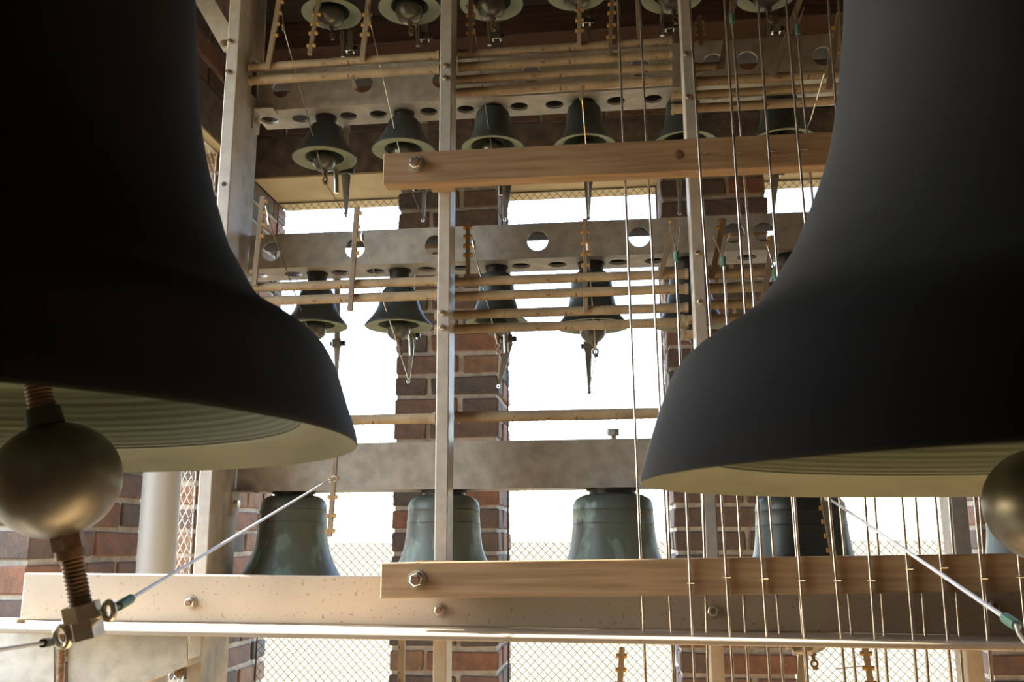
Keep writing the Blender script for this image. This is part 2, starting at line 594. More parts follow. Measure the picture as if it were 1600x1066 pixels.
post_bolts = {0: [(357, 65), (354, 113)], 1: [(697, 103), (696, 122), (691, 489), (691, 512)], 2: [(1070, 85), (1075, 152), (1089, 395), (1094, 472)], 3: []}
post_labels = ['square steel post at far left, beside the left big bell', 'square steel post in the middle, behind both wooden planks',
               'dark square steel post just left of the right big bell', 'square steel post at right, seen only below the right big bell']
for i, (a, b) in enumerate(POST_X):
    t = thing('steel_post', W((a + b) / 2, YP, Z0), post_labels[i], 'post', 'upright frame posts')
    MB().box(W(a, YP, Z0), W(b, YP + 0.058, Z1)).build('post_tube', M['steel'], t, bevel=0.002)
    for (x, y) in post_bolts[i]:
        p = P(x, y, YP)
        p.x = min(max(p.x, a + 0.007), b - 0.007)
        bolt(t, p, 0.0058, washer=False)
    if i == 0:
        p = P(342, 288, YP)
        MB().tube(W(a + 0.013, YP - 0.0006, p.z - CZ), W(a + 0.013, YP + 0.002, p.z - CZ), 0.0048, 16).build('hole_shade_disc', M['dark_iron'], t)  # dark disc painting the shade of a bolt hole, nothing is cut

# end column behind the left post
t = thing('end_column', W(-0.775, 1.80, Z0), 'flat grey steel end column directly behind the far left post', 'column')
MB().box(W(-0.800, YP + 0.060, Z0), W(-0.765, YP + 0.135, Z1)).build('column_plate', M['channel'], t, bevel=0.002)
for yy in (205, 780):
    br = MB()
    p = P(372 if yy < 500 else 350, yy - 25, 1.80)
    z = 0.915 if yy < 500 else 0.094
    br.hexa([W(-0.765, 1.80, z), W(-0.720, 1.80, z), W(-0.720, 1.835, z), W(-0.765, 1.835, z),
             W(-0.765, 1.80, z + 0.003), W(-0.720, 1.80, z + 0.003), W(-0.720, 1.835, z + 0.003), W(-0.765, 1.835, z + 0.003)])
    br.box(W(-0.765, 1.80, z - 0.045), W(-0.761, 1.835, z))
    b = br.build('bracket', M['channel'], t)
    MB().tube(W(-0.761, 1.815, z - 0.022), W(-0.753, 1.815, z - 0.022), 0.0085, 6).build('bolt', M['bolt'], b)

def prism0(px, Y, t):
    f = [P(x, y, Y) for x, y in px]
    n = len(f)
    return MB().add(f + [p + Vector((0, t, 0)) for p in f], [tuple(range(n)), tuple(range(2 * n - 1, n - 1, -1))] + [(k, (k + 1) % n, n + (k + 1) % n, n + k) for k in range(n)])


prism0([(386, -40), (417, -40), (411, 100), (386, 84)], 1.800, 0.006).build('gusset', M['channel'], t)
prism0([(385, 84), (399, 98), (399, 152), (382, 136)], 1.790, 0.008).build('stop_plate', M['dark_steel'], t)
# diagonal brace high in the left corner
t = thing('diagonal_brace', P(352, 66, 1.80), 'short grey diagonal steel brace at top left behind the post', 'brace')
MB().bar(P(362, 74, 1.80), P(285, -60, 1.80), 0.040, 0.006).bar(P(362, 74, 1.80) + Vector((-0.018, 0.02, 0)), P(285, -60, 1.80) + Vector((-0.018, 0.02, 0)), 0.006, 0.04).build('brace_angle', M['steel'], t)
bolt(t, P(350, 68, 1.797), 0.007, m='rust')


# ------------------------------------------------------------------ perforated channels
def plate(mb, O, U, V, N, u0, u1, v0, v1, holes, th):
    """plate in the U,V plane with round holes [(u, v, r)], thickness th along N"""
    def pt(u, v, w):
        return O + U * u + V * v + N * w
    cuts = []
    for (u, v, r) in sorted(holes):
        c = r * 1.18
        cuts.append((u - c, u + c, u, v, r))
    x = u0
    for (a, b, u, v, r) in cuts:
        if a > x:
            mb.hexa([pt(x, v0, 0), pt(a, v0, 0), pt(a, v0, th), pt(x, v0, th), pt(x, v1, 0), pt(a, v1, 0), pt(a, v1, th), pt(x, v1, th)])
        cor = [math.atan2(v1 - v, b - u), math.atan2(v1 - v, a - u), math.atan2(v0 - v, a - u), math.atan2(v0 - v, b - u)]
        angs = sorted([2 * math.pi * i / 28 - math.pi for i in range(28)] + cor)
        n = len(angs)
        vs = []
        for t in angs:
            ct, st = math.cos(t), math.sin(t)
            k = 1e9
            if ct > 1e-9:
                k = min(k, (b - u) / ct)
            if ct < -1e-9:
                k = min(k, (a - u) / ct)
            if st > 1e-9:
                k = min(k, (v1 - v) / st)
            if st < -1e-9:
                k = min(k, (v0 - v) / st)
            for w in (0, th):
                vs.append(pt(u + ct * k, v + st * k, w))
                vs.append(pt(u + ct * r, v + st * r, w))
        fs = []
        for i in range(n):
            j = (i + 1) % n
            fs += [(4 * i, 4 * j, 4 * j + 1, 4 * i + 1), (4 * i + 2, 4 * i + 3, 4 * j + 3, 4 * j + 2), (4 * i + 1, 4 * j + 1, 4 * j + 3, 4 * i + 3),
                   (4 * i, 4 * i + 2, 4 * j + 2, 4 * j)]
        mb.add(vs, fs)
        x = b
    if u1 > x:
        mb.hexa([pt(x, v0, 0), pt(u1, v0, 0), pt(u1, v0, th), pt(x, v0, th), pt(x, v1, 0), pt(u1, v1, 0), pt(u1, v1, th), pt(x, v1, th)])


YC0, YC1 = 1.82, 1.915      # front of web, back of flange
EX, EYv, EZ = Vector((1, 0, 0)), Vector((0, 1, 0)), Vector((0, 0, 1))


def uncross(holes):
    out = []
    for h in sorted(holes):
        if not out or h[0] - out[-1][0] > (h[2] + out[-1][2]) * 1.2:
            out.append(h)
    return out


def channel(label, zb, zt, web_px, fl_px, xl=-0.762, xr=1.45):
    t = thing('steel_channel', W((xl + xr) / 2, YC0, zb), label, 'beam', 'beams that carry the small bells')
    th = 0.005
    zm = (zb + zt) / 2
    holes = []
    for (x, y) in web_px:
        p = P(x, y, YC0)
        holes.append((p.x, zm + CZ, 0.0215))
    mb = MB()
    plate(mb, Vector((0, YC0, 0)), EX, EZ, EYv, xl, xr, zb + CZ, zt + CZ, uncross(holes), th)
    mb.build('web', M['channel'], t, smooth=40)
    fh = []
    ym = (YC0 + YC1) / 2 + 0.002
    for (x, y) in fl_px:
        # bolt holes sit on the middle line of the flange
        r = P(x, y, ym)
        fh.append((r.x, ym, 0.0195))
    mb = MB()
    plate(mb, Vector((0, 0, zb + CZ)), EX, EYv, EZ, xl, xr, YC0 + th, YC1, uncross(fh), 0.006)
    mb.build('bottom_flange', M['channel'], t, smooth=40)
    MB().box(W(xl, YC0 + th, zt - 0.006), W(xr, YC1, zt)).build('top_flange', M['dark_steel'], t)  # top flange and back lip darkened to imitate shade inside the channel
    MB().box(W(xl, YC1 - 0.005, zb + 0.006), W(xr, YC1, zb + 0.036)).build('back_lip', M['dark_steel'], t)
    return t


channel('perforated steel channel highest in the picture, under the red brick course', 0.920, 1.020,
        [(440, 142), (567, 133), (690, 125), (830, 118), (1000, 110), (1115, 100), (1168, 97), (1287, 93)],
        [(422, 179), (471, 174), (545, 169), (592, 166), (670, 160), (728, 156), (811, 152), (866, 148), (962, 145), (1020, 143), (1120, 138), (1165, 136), (1270, 131)])
channel('perforated steel channel across the middle with sky showing through its round holes', 0.560, 0.635,
        [(424, 396), (554, 391), (679, 384), (840, 376), (999, 371), (1146, 367), (1194, 366)],
        [(404, 430), (459, 428), (532, 424), (587, 422), (667, 420), (722, 418), (814, 415), (871, 413), (966, 410), (1022, 408), (1167, 403), (1225, 401)])
top_ch = channel('perforated steel channel above the frame that holds the top bells', 1.315, 1.40, [], [])
t = thing('steel_channel', W(0.3, YC0, 0.097), 'plain solid steel beam with no holes, above the four large green bells', 'beam', 'beams that carry the small bells')
MB().box(W(-0.762, YC0, 0.097), W(1.45, YC0 + 0.006, 0.190)).build('web', M['channel'], t)
MB().box(W(-0.762, YC0 + 0.006, 0.097), W(1.45, YC1, 0.104)).build('bottom_flange', M['channel'], t)
MB().box(W(-0.762, YC0 + 0.006, 0.184), W(1.45, YC1, 0.190)).build('top_flange', M['channel'], t)

# ------------------------------------------------------------------ bells
YBELL = (YC0 + YC1) / 2 + 0.002
PROF = {
    'cup': [(0.0, 1.0), (0.38, 0.99), (0.47, 0.95), (0.52, 0.86), (0.56, 0.72), (0.61, 0.56), (0.68, 0.40), (0.80, 0.24), (0.92, 0.12), (1.0, 0.035), (0.985, 0.0)],
    'cone': [(0.0, 1.0), (0.36, 0.99), (0.44, 0.96), (0.48, 0.90), (0.53, 0.78), (0.66, 0.50), (0.80, 0.28), (0.93, 0.11), (1.0, 0.03), (0.985, 0.0)],
    'tall': [(0.0, 1.0), (0.34, 0.995), (0.46, 0.965), (0.52, 0.91), (0.545, 0.82), (0.57, 0.66), (0.61, 0.46), (0.68, 0.30), (0.79, 0.16), (0.93, 0.05), (1.0, 0.012), (0.985, 0.0)],
    'large': [(0.0, 1.0), (0.30, 0.997), (0.42, 0.975), (0.485, 0.94), (0.51, 0.90), (0.512, 0.868), (0.522, 0.86), (0.512, 0.852), (0.52, 0.76), (0.528, 0.748),
              (0.52, 0.738), (0.55, 0.56), (0.60, 0.45), (0.68, 0.34), (0.80, 0.215), (0.91, 0.11), (0.985, 0.03), (1.0, 0.008), (0.985, 0.0)],
}


def sub(prof, k=3):
    """Catmull-Rom refinement of a profile"""
    out = []
    n = len(prof)
    for i in range(n - 1):
        p0, p1, p2, p3 = prof[max(i - 1, 0)], prof[i], prof[i + 1], prof[min(i + 2, n - 1)]
        for s in range(k):
            t = s / k
            q = []
            for c in (0, 1):
                a, b, cc, d = p0[c], p1[c], p2[c], p3[c]
                q.append(0.5 * ((2 * b) + (-a + cc) * t + (2 * a - 5 * b + 4 * cc - d) * t * t + (-a + 3 * b - 3 * cc + d) * t ** 3))
            out.append((max(q[0], 0.0), q[1]))
    out.append(prof[-1])
    out[0] = prof[0]
    return out


def bell_body(parent, c, R, H, kind, outer, lip, inner, lipw=0.36, n=40):
    o = sub(PROF[kind], 2 if kind == 'large' else 3)
    prof = [(r * R, h * H) for r, h in o]
    k0 = len(prof)
    ri = 1.0 - lipw
    prof += [(0.93 * R, -0.002 * H), (ri * R, 0.05 * H)]
    k1 = len(prof)
    prof += [(ri * 0.93 * R, 0.13 * H), (ri * 0.86 * R, 0.35 * H), (0.40 * R, 0.7 * H), (0.36 * R, 0.88 * H), (0.0, 0.92 * H)]
    mats = [0] * (k0 - 1) + [1] * (k1 - k0) + [2] * (len(prof) - k1)
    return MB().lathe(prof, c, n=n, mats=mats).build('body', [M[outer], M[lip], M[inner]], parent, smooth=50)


def small_bell(label, x, y, wpx, hpx, kind, zfl, group, outer='bronze', bx=0.0, tip=None, clap=True, eye=True, dy=0.0):
    """rim centre at pixel x,y; width and height in pixels; hangs from the flange at zfl"""
    c = P(x, y, YBELL + dy)
    d = (c - EYE).dot(FW)
    R = wpx / 2 * d / F_PX
    H = hpx * d / F_PX
    H = min(H, zfl + CZ - 0.006 - c.z)
    t = thing('carillon_bell', c, label, 'bell', group)
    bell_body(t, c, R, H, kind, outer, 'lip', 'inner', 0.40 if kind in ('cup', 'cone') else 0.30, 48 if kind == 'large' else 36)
    top = c.z + H
    zf = zfl + CZ
    # neck between bell and beam
    if zf - top > 0.001:
        rn = 0.30 * R if kind in ('cup', 'cone', 'large') else 0.33 * R
        nb = MB().tube(Vector((c.x, c.y, top - 0.004)), Vector((c.x, c.y, zf - 0.0035)), rn, 24)
        nb.tube(Vector((c.x, c.y, zf - 0.004)), Vector((c.x, c.y, zf - 0.0005)), rn * 1.12, 24)
        nb.build('neck', M['dark_iron'], t, smooth=40)
    if clap:
        rb = (0.44 if group == GA else 0.26 if kind == 'large' else 0.36) * R
        cb = c + Vector((bx * R, -0.03 * R, -0.06 * H))
        cl = MB().ball(cb, rb, 20).build('clapper', M['clapper'], t, smooth=60)
        MB().tube(cb + Vector((0, 0, rb * 0.8)), Vector((c.x, c.y, c.z + 0.85 * H)), rb * 0.26, 10).build('clapper_stem', M['dark_iron'], cl, smooth=40)
        if eye:
            e = MB()
            rb_full, rb = rb, min(rb, 0.022)
            dn = Vector((0.10, -0.02, -1)).normalized()
            p = cb + dn * rb_full * 0.92
            e.tube(p, p + dn * rb * 0.3, rb * 0.32, 6)
            e.tube(p + dn * rb * 0.3, p + dn * rb * 0.65, rb * 0.16, 8)
            e.ring(p + dn * rb * 0.95, Vector((0.3, 1, 0)), rb * 0.26, rb * 0.10, 12, 6)
            e.tube(p + dn * rb * 1.15, p + dn * rb * 1.45, rb * 0.22, 6)
            e.build('eye_bolt', M['rust'], cl, smooth=40)
            t['eye'] = list(p + dn * rb * 1.3)
            if tip:
                tp_ = P(tip[0], tip[1], YBELL + 0.06)
                MB().tube(p + dn * rb * 1.3, tp_, 0.0011, 6).build('return_wire', M['wire'], cl)
    if 'eye' not in t:
        t['eye'] = list(c)
    return t


GA, GB, GC, GD = 'bells of the top row', 'bells of the upper row', 'bells of the middle row', 'large bells of the lower row'
ORD = ['first', 'second', 'third', 'fourth', 'fifth', 'sixth']
rowA = [(518, 22, 94, 74), (640, 14, 98, 74), (768, 7, 100, 80), (901, -9, 96, 80), (1050, -4, 98, 80), (1197, -6, 94, 80)]
for i, (x, y, w, h) in enumerate(rowA):
    lab = ['pale-lipped small bell at the top edge, leftmost of its row, mouth and clapper in view',
           'pale-lipped small bell at the top edge, second from left, next to the middle post',
           'pale-lipped small bell at the top edge, just right of the middle post',
           'pale-lipped small bell at the top edge, fourth from left, only its lower lip in view',
           'pale-lipped small bell at the top edge beside the dark right post',
           'pale-lipped small bell at the top edge, rightmost, behind the slanting levers'][i]
    small_bell(lab, x, y, w, h, 'cup', 1.315, GA, eye=True)
bells = {}
rowB = [(507, 249, 100, 56, 'cone', (541, 338)), (630, 236, 98, 53, 'cone', (661, 342)), (770, 232, 98, 80, 'tall', None), (914, 229, 98, 84, 'tall', (920, 338)),
        (1070, 225, 100, 84, 'tall', None), (1222, 222, 104, 86, 'tall', None)]
labB = ['small dark bell of the upper row at far left, hanging clear of the plank',
        'small dark bell of the upper row partly behind the left end of the upper plank',
        'dark bell of the upper row right of the middle post, mouth cut by plank',
        'dark bell of the upper row above the middle of the upper plank, fourth from left',
        'dark bell of the upper row mostly hidden by the dark right post',
        'dark bell of the upper row at far right behind the vertical wires']
for i, (x, y, w, h, k, tip) in enumerate(rowB):
    bells['B%d' % i] = small_bell(labB[i], x, y, w, h, k, 0.920, GB, tip=tip)
rowC = [(493, 511, 100, 62, 'cup', None), (623, 511, 106, 62, 'cup', (638, 592)), (776, 505, 98, 80, 'tall', (779, 592)), (926, 511, 117, 88, 'tall', (921, 606)),
        (1080, 508, 116, 86, 'tall', None), (1240, 505, 120, 88, 'tall', None)]
labC = ['small flared bell of the middle row at far left, against the bright window',
        'small flared bell of the middle row, second from left, in front of the window edge',
        'bell of the middle row right of the middle post, crossed by four bars',
        'tall flared bell of the middle row against the bright middle window, crossed by four bars',
        'bell of the middle row half hidden behind the dark right post',
        'bell of the middle row at far right, behind the right big bell']
for i, (x, y, w, h, k, tip) in enumerate(rowC):
    bells['C%d' % i] = small_bell(labC[i], x, y, w, h, k, 0.560, GC, tip=tip)
rowD = [(452, 946, 205, 170), (692, 950, 222, 174), (962, 960, 250, 186), (1262, 972, 272, 198), (1648, 982, 310, 212)]
labD = ['large dark green bell at lower left with a bright verdigris streak',
        'large green bell behind the middle post, above the lower plank',
        'large mottled green bell in the middle of the lower window',
        'large smooth grey bell behind the vertical wires at lower right',
        'large dark bell at the right edge behind the right clapper']
for i, (x, y, w, h) in enumerate(rowD):
    bells['D%d' % i] = small_bell(labD[i], x, y, w, h, 'large', 0.097, GD, outer='verdigris' if i in (0, 1, 2) else 'bronze', clap=True, eye=(i == 3), dy=0.02 if i == 4 else 0.0)
# bright verdigris run on the first large bell
b0 = bells['D0']
c0 = Vector(b0.location)
k0_ = (c0 - EYE).dot(FW) / F_PX
Rd, Hd = 205 / 2 * k0_, 170 * k0_
st = MB()
rows_ = []
for i in range(9):
    yy = 858 + i * 3.6
    h = (946 - yy) / 170.0
    pr = PROF['large']
    rr = next(ra + (rb - ra) * (ha - h) / max(ha - hb, 1e-6) for (ra, ha), (rb, hb) in zip(pr[:-1], pr[1:]) if hb <= h <= ha) * Rd
    xc = P(407.5 - i * 0.9, yy, 1.80).x - c0.x
    w_ = 0.0028 * math.sin(math.pi * (i + 0.6) / 9.6) + 0.0006
    for sx in (-1, 1):
        sn = max(-0.98, min(0.98, (xc + sx * w_) / rr))
        rows_.append(c0 + Vector((sn * (rr + 0.0012), -math.sqrt(1 - sn * sn) * (rr + 0.0012), h * Hd)))
st.add(rows_, [(2 * i, 2 * i + 1, 2 * i + 3, 2 * i + 2) for i in range(8)])
M['streak'] = mat('verdigris_run', (0.16, 0.42, 0.33), 0.7, 0, (0.11, 0.32, 0.25), 60)
st.build('verdigris_streak', M['streak'], b0, smooth=60)
# hex bolt on top of the plain beam over the third large bell
t = thing('hanger_bolt', P(958, 686, YBELL), 'hex hanger bolt standing on top of the plain beam', 'bolt')
bz = W(0, 0, 0.190).z
bx_ = P(958, 686, YBELL).x
MB().tube(Vector((bx_, YBELL, bz)), Vector((bx_, YBELL, bz + 0.014)), 0.007, 12).build('shank', M['bolt'], t, smooth=40)
MB().tube(Vector((bx_, YBELL, bz + 0.012)), Vector((bx_, YBELL, bz + 0.024)), 0.0125, 6).build('hex_head', M['channel'], t)

# ------------------------------------------------------------------ the two big bells
BIG_L = [(0.0, 0.600), (0.10, 0.597), (0.160, 0.585), (0.192, 0.560), (0.204, 0.52), (0.211, 0.46), (0.218, 0.381), (0.224, 0.328), (0.233, 0.282), (0.244, 0.240), (0.260, 0.190),
         (0.270, 0.172), (0.290, 0.138), (0.311, 0.118), (0.336, 0.103), (0.351, 0.092), (0.361, 0.077), (0.367, 0.063), (0.376, 0.035), (0.384, 0.012), (0.386, 0.002)]
BIG_R = [(0.0, 0.655), (0.09, 0.652), (0.135, 0.640), (0.160, 0.610), (0.168, 0.56), (0.173, 0.506), (0.177, 0.465), (0.185, 0.411), (0.194, 0.358), (0.205, 0.314), (0.220, 0.276), (0.241, 0.228),
         (0.257, 0.202), (0.274, 0.177), (0.294, 0.155), (0.313, 0.141), (0.334, 0.128), (0.351, 0.115), (0.365, 0.099), (0.375, 0.075), (0.385, 0.047), (0.396, 0.011), (0.398, 0.002)]


def big_bell(label, c, prof, lipw):
    R = prof[-1][0]
    H = prof[0][1]
    t = thing('big_bell', c, label, 'bell', 'big foreground bells')
    o = sub(prof, 3)
    k0 = len(o)
    o = o + [(R - 0.0008, 0.0), (R - lipw * 0.5, 0.012), (R - lipw, 0.024)]
    k1 = len(o)
    # turned grooves on the inside wall
    def outer_r(z):
        for (ra, za), (rb, zb) in zip(prof[:-1], prof[1:]):
            if zb <= z <= za:
                return ra + (rb - ra) * (za - z) / max(za - zb, 1e-6)
        return R
    N_ = 120
    for i in range(1, N_ + 1):
        s = i / N_
        zz = 0.024 + (H * 0.86 - 0.024) * s ** 1.5
        th = 0.026 + (lipw - 0.026) * max(0.0, 1 - zz / 0.16) + 0.02 * math.sin(math.pi * min(zz / 0.13, 1.0))
        o.append((outer_r(zz) - th + (0.0007 if i % 3 == 0 else 0), zz))
    o += [(R * 0.2, H * 0.93), (0, H * 0.94)]
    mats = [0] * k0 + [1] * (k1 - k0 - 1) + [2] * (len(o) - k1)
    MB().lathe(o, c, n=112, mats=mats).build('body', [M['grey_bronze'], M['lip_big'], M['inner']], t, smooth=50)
    # crown that bolts the bell to the frame overhead
    MB().tube(c + Vector((0, 0, H - 0.004)), W(c.x, c.y, Z1), 0.05, 24).build('crown_mount', M['dark_iron'], t, smooth=40)
    return t


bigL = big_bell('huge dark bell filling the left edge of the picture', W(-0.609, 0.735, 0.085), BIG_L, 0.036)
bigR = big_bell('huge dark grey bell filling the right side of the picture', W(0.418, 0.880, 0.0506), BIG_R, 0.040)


def threaded(mb, p, q, r, pitch=0.0035, n=14):
    d = (q - p)
    L = d.length
    k = max(2, int(L / pitch))
    prof = []
    for i in range(k):
        prof += [(r * 0.86, L * i / k), (r, L * (i + 0.5) / k)]
    prof += [(r * 0.86, L), (0, L)]
    prof = [(0, 0)] + prof
    mb.lathe(prof, p, d.normalized(), n)


def big_clapper(bell, ball_px, rpx, Y, pivot, tail):
    cb = P(ball_px[0], ball_px[1], Y)
    rb = rpx * (cb - EYE).dot(FW) / F_PX
    ax = (cb - pivot).normalized()
    cl = MB().ball(cb, rb, 48, axis=ax, squash=0.93).build('clapper', M['clapper'], bell, smooth=60)
    s = MB()
    threaded(s, cb - ax * rb * 0.9, cb - ax * (rb + 0.14), 0.0125)
    s.build('clapper_stem', M['rust'], cl, smooth=30)
    MB().tube(cb - ax * (rb + 0.12), pivot, 0.011, 14).build('clapper_rod', M['dark_iron'], cl, smooth=40)
    MB().tube(cb - ax * rb * 0.90, cb - ax * (rb * 0.90 + 0.016), 0.0165, 18, r2=0.015).build('collar', M['dark_iron'], cl, smooth=40)
    p = cb + ax * rb * 0.88
    MB().tube(p, p + ax * 0.014, 0.0145, 6).tube(p + ax * 0.014, p + ax * 0.022, 0.0135, 16).build('lock_nut', M['rust'], cl, smooth=40)
    e = MB()
    threaded(e, p + ax * 0.02, p + ax * (0.02 + tail), 0.0105)
    e.build('threaded_tail', M['rust'], cl, smooth=30)
    q = p + ax * (0.02 + tail)
    MB().tube(q - ax * 0.018, q - ax * 0.004, 0.0165, 6).tube(q - ax * 0.004, q + ax * 0.012, 0.0155, 6, phase=0.4).build('tail_nut', M['bolt'], cl, smooth=30)
    return cb, rb, ax, q, cl


cbL, rbL, axL, qL, clL = big_clapper(bigL, (88, 750), 97, 0.80, W(-0.609, 0.735, 0.52), 0.062)
ev = MB().ring(qL + Vector((0.022, 0, 0.012)), Vector((0.5, 1, 0.1)), 0.0075, 0.0028, 18, 8).tube(qL + Vector((0.004, 0, 0.006)), qL + Vector((0.016, 0, 0.010)), 0.004, 10)
ev.ring(qL + Vector((-0.016, -0.006, -0.010)), Vector((0.3, 1, 0.2)), 0.0085, 0.0032, 18, 8).tube(qL + Vector((0, 0, 0.002)), qL + Vector((-0.010, -0.004, -0.004)), 0.005, 10)
ev.build('eye_bolts', M['bolt'], clL, smooth=40)
cbR, rbR, axR, qR, clR = big_clapper(bigR, (1642, 790), 98, 0.97, W(0.418, 0.88, 0.55), 0.062)
MB().ring(qR + Vector((-0.016, 0, 0.012)), Vector((0.5, 1, 0.1)), 0.0075, 0.0028, 18, 8).build('eye_bolt', M['bolt'], clR, smooth=40)

# ------------------------------------------------------------------ roller bars with their levers
YR = 1.742


def lever(bar, p, q, w=0.010, t=0.007, pegs=(), side=1, both=False, m='lever', loop=None, w2=None):
    lv = MB().bar(p, q, w, t, w2=w2).build('lever', M[m], bar, bevel=0.001)
    d = (q - p)
    s = Vector((1, 0, 0))
    pg = None
    for f in pegs:
        for sd_ in ((1, -1) if both else (side,)):
            c = p + d * f + s * sd_ * (w / 2 - 0.001)
            MB().tube(c, c + s * sd_ * 0.0055, 0.0042, 10).build('peg', M['peg'], lv, smooth=40)
    return lv


bar_count = {}


def roller(label, a, b, r=0.0092, Y=YR, group='roller bars', over=(0.0, 0.0)):
    p, q = P(*a, Y), P(*b, Y)
    z = (p.z + q.z) / 2
    p = Vector((p.x - over[0], Y, z))
    q = Vector((q.x + over[1], Y, z))
    t = thing('roller_bar', Vector(((p.x + q.x) / 2, Y, z)), label, 'bar', group)
    MB().tube(p, q, r, 16).build('bar', M['bar'], t, smooth=40)
    for c, s in ((p, 1), (q, -1)):
        MB().tube(c, c + Vector((s * 0.006, 0, 0)), r * 1.18, 14).build('end_collar', M['bar'], t, smooth=40)
    return t, p, q


GU, GM2 = 'roller bars of the upper frame', 'roller bars of the middle frame'
xl0, x1a, x1b, x2a, x2b, x3 = -0.758, -0.336, -0.308, 0.146, 0.172, 0.563
PEG4 = (0.55, 0.68, 0.81, 0.94)


def Pz(x, y, Y=YR - 0.013):
    return P(x, y, Y)


# upper left bay
b, _, _ = roller('upper of two tan roller bars at top left between left and middle posts', (390, 106), (687, 87), group=GU)
lever(b, Pz(418, 108), Pz(438, -8), 0.011, pegs=(0.45, 0.6, 0.75, 0.9), side=1)
lever(b, Pz(566, 96), Pz(577, -8), 0.011, pegs=(0.4, 0.55, 0.7), both=True)
b, _, _ = roller('lower of two tan roller bars at top left between left and middle posts', (390, 127), (687, 107), group=GU)
lever(b, Pz(484, 86, YR - 0.02), Pz(500, -10, YR - 0.02), 0.0095, pegs=(0.15, 0.35, 0.5, 0.65), both=True)
lever(b, Pz(550, 120), Pz(557, 138), 0.006, 0.005)
# upper middle bay: four bars
ups = [((716, 82), (1050, 68)), ((716, 102), (1050, 88)), ((716, 122), (1050, 109)), ((716, 142), (1050, 129))]
ul = ['topmost', 'second', 'third', 'lowest']
ub = []
for i, (a, c) in enumerate(ups):
    o = roller('%s of four brown roller bars at the top between middle and right posts' % ul[i], a, c, group=GU, over=(0.038 if i > 1 else 0, 0), Y=YR + (0.018 if i > 1 else 0))[0]
    ub.append(o)
lever(ub[0], Pz(735, 84), Pz(736, -8), 0.0105, pegs=(0.35, 0.5, 0.65, 0.8), both=True)
lever(ub[0], Pz(905, 72), Pz(906, -8), 0.0085, pegs=(0.3, 0.5, 0.7), both=True)
lever(ub[1], Pz(953, 87), Pz(957, -8), 0.0085, pegs=(0.3, 0.5, 0.7, 0.85), both=True)
lever(ub[2], Pz(999, 74, YR - 0.003), Pz(996, -8), 0.0085)
lever(ub[3], Pz(911, 134, YR), Pz(908, 156, YR), 0.0075, 0.005)
# upper right bay
b1, _, _ = roller('topmost of four dim roller bars at upper right, ending at the first slanting lever', (1086, 106), (1132, 103), group=GU)
lever(b1, Pz(1126, 110), Pz(1147, -6), 0.011)
b2, _, _ = roller('second of four dim roller bars at upper right behind the wires', (1088, 125), (1420, 112), group=GU)
lever(b2, Pz(1207, 122), Pz(1252, -6), 0.012)
b3, _, _ = roller('third of four dim roller bars at upper right behind the wires', (1088, 146), (1420, 133), group=GU, over=(0.05, 0), Y=YR + 0.018)
lever(b3, Pz(1294, 142), Pz(1312, 20), 0.012, pegs=(0.5, 0.65, 0.8), both=True)
b4, _, _ = roller('lowest of four dim roller bars at upper right behind the wires', (1088, 167), (1420, 153), group=GU, over=(0.05, 0), Y=YR + 0.018)
lever(b4, Pz(1096, 72, YR), Pz(1092, 25, YR), 0.010, pegs=(0.2, 0.4, 0.6, 0.8), both=True)
# middle left bay
b, _, _ = roller('upper of two rust-specked roller bars over the small flared bells at left', (392, 449), (684, 440), group=GM2, over=(0.03, 0))
lever(b, Pz(397, 446), Pz(411, 307), 0.011, pegs=PEG4, side=1)
b, _, _ = roller('lower of two rust-specked roller bars over the small flared bells at left', (407, 470), (684, 462), group=GM2, over=(0.05, 0))
lever(b, Pz(547, 486), Pz(558, 324), 0.0105, pegs=PEG4, side=1)
# middle middle bay
ups = [((711, 439), (1075, 430)), ((711, 461), (1075, 454)), ((711, 492), (1075, 481)), ((711, 515), (1075, 503))]
ub = []
for i, (a, c) in enumerate(ups):
    o = roller('%s of four roller bars crossing in front of the bright middle window' % ul[i], a, c, group=GM2, over=(0.04 if i > 1 else 0, 0), Y=YR + (0.018 if i > 1 else 0))[0]
    ub.append(o)
lever(ub[0], Pz(731, 442, YR - 0.005), Pz(731, 346), 0.0085, pegs=(0.45, 0.6, 0.75, 0.9), both=True)
lever(ub[2], Pz(915, 488, YR + 0.008), Pz(914, 342), 0.0085, pegs=(0.5, 0.62, 0.74, 0.86), both=True)
lever(ub[1], Pz(1031, 436), Pz(1053, 342), 0.0095, pegs=(0.96,), side=-1)
# middle right bay
mr = [((1106, 428), (1420, 418)), ((1106, 451), (1420, 441)), ((1106, 477), (1420, 466)), ((1106, 500), (1420, 488)), ((1106, 524), (1420, 511))]
ub = []
for i, (a, c) in enumerate(mr):
    o = roller('%s of five dim roller bars between the dark right post and the right big bell' % (['topmost', 'second', 'third', 'fourth', 'lowest'][i]), a, c, group=GM2, over=(0.05 if i > 2 else 0, 0), Y=YR + (0.018 if i > 2 else 0))[0]
    ub.append(o)
lever(ub[0], Pz(1112, 436), Pz(1131, 342), 0.0105, pegs=(0.85, 0.96), side=-1)
lever(ub[1], Pz(1193, 470), Pz(1208, 368), 0.0115, pegs=(0.85, 0.96), side=-1)
lever(ub[2], Pz(1120, 440, YR), Pz(1121, 415, YR), 0.006, pegs=(0.4,), both=True)
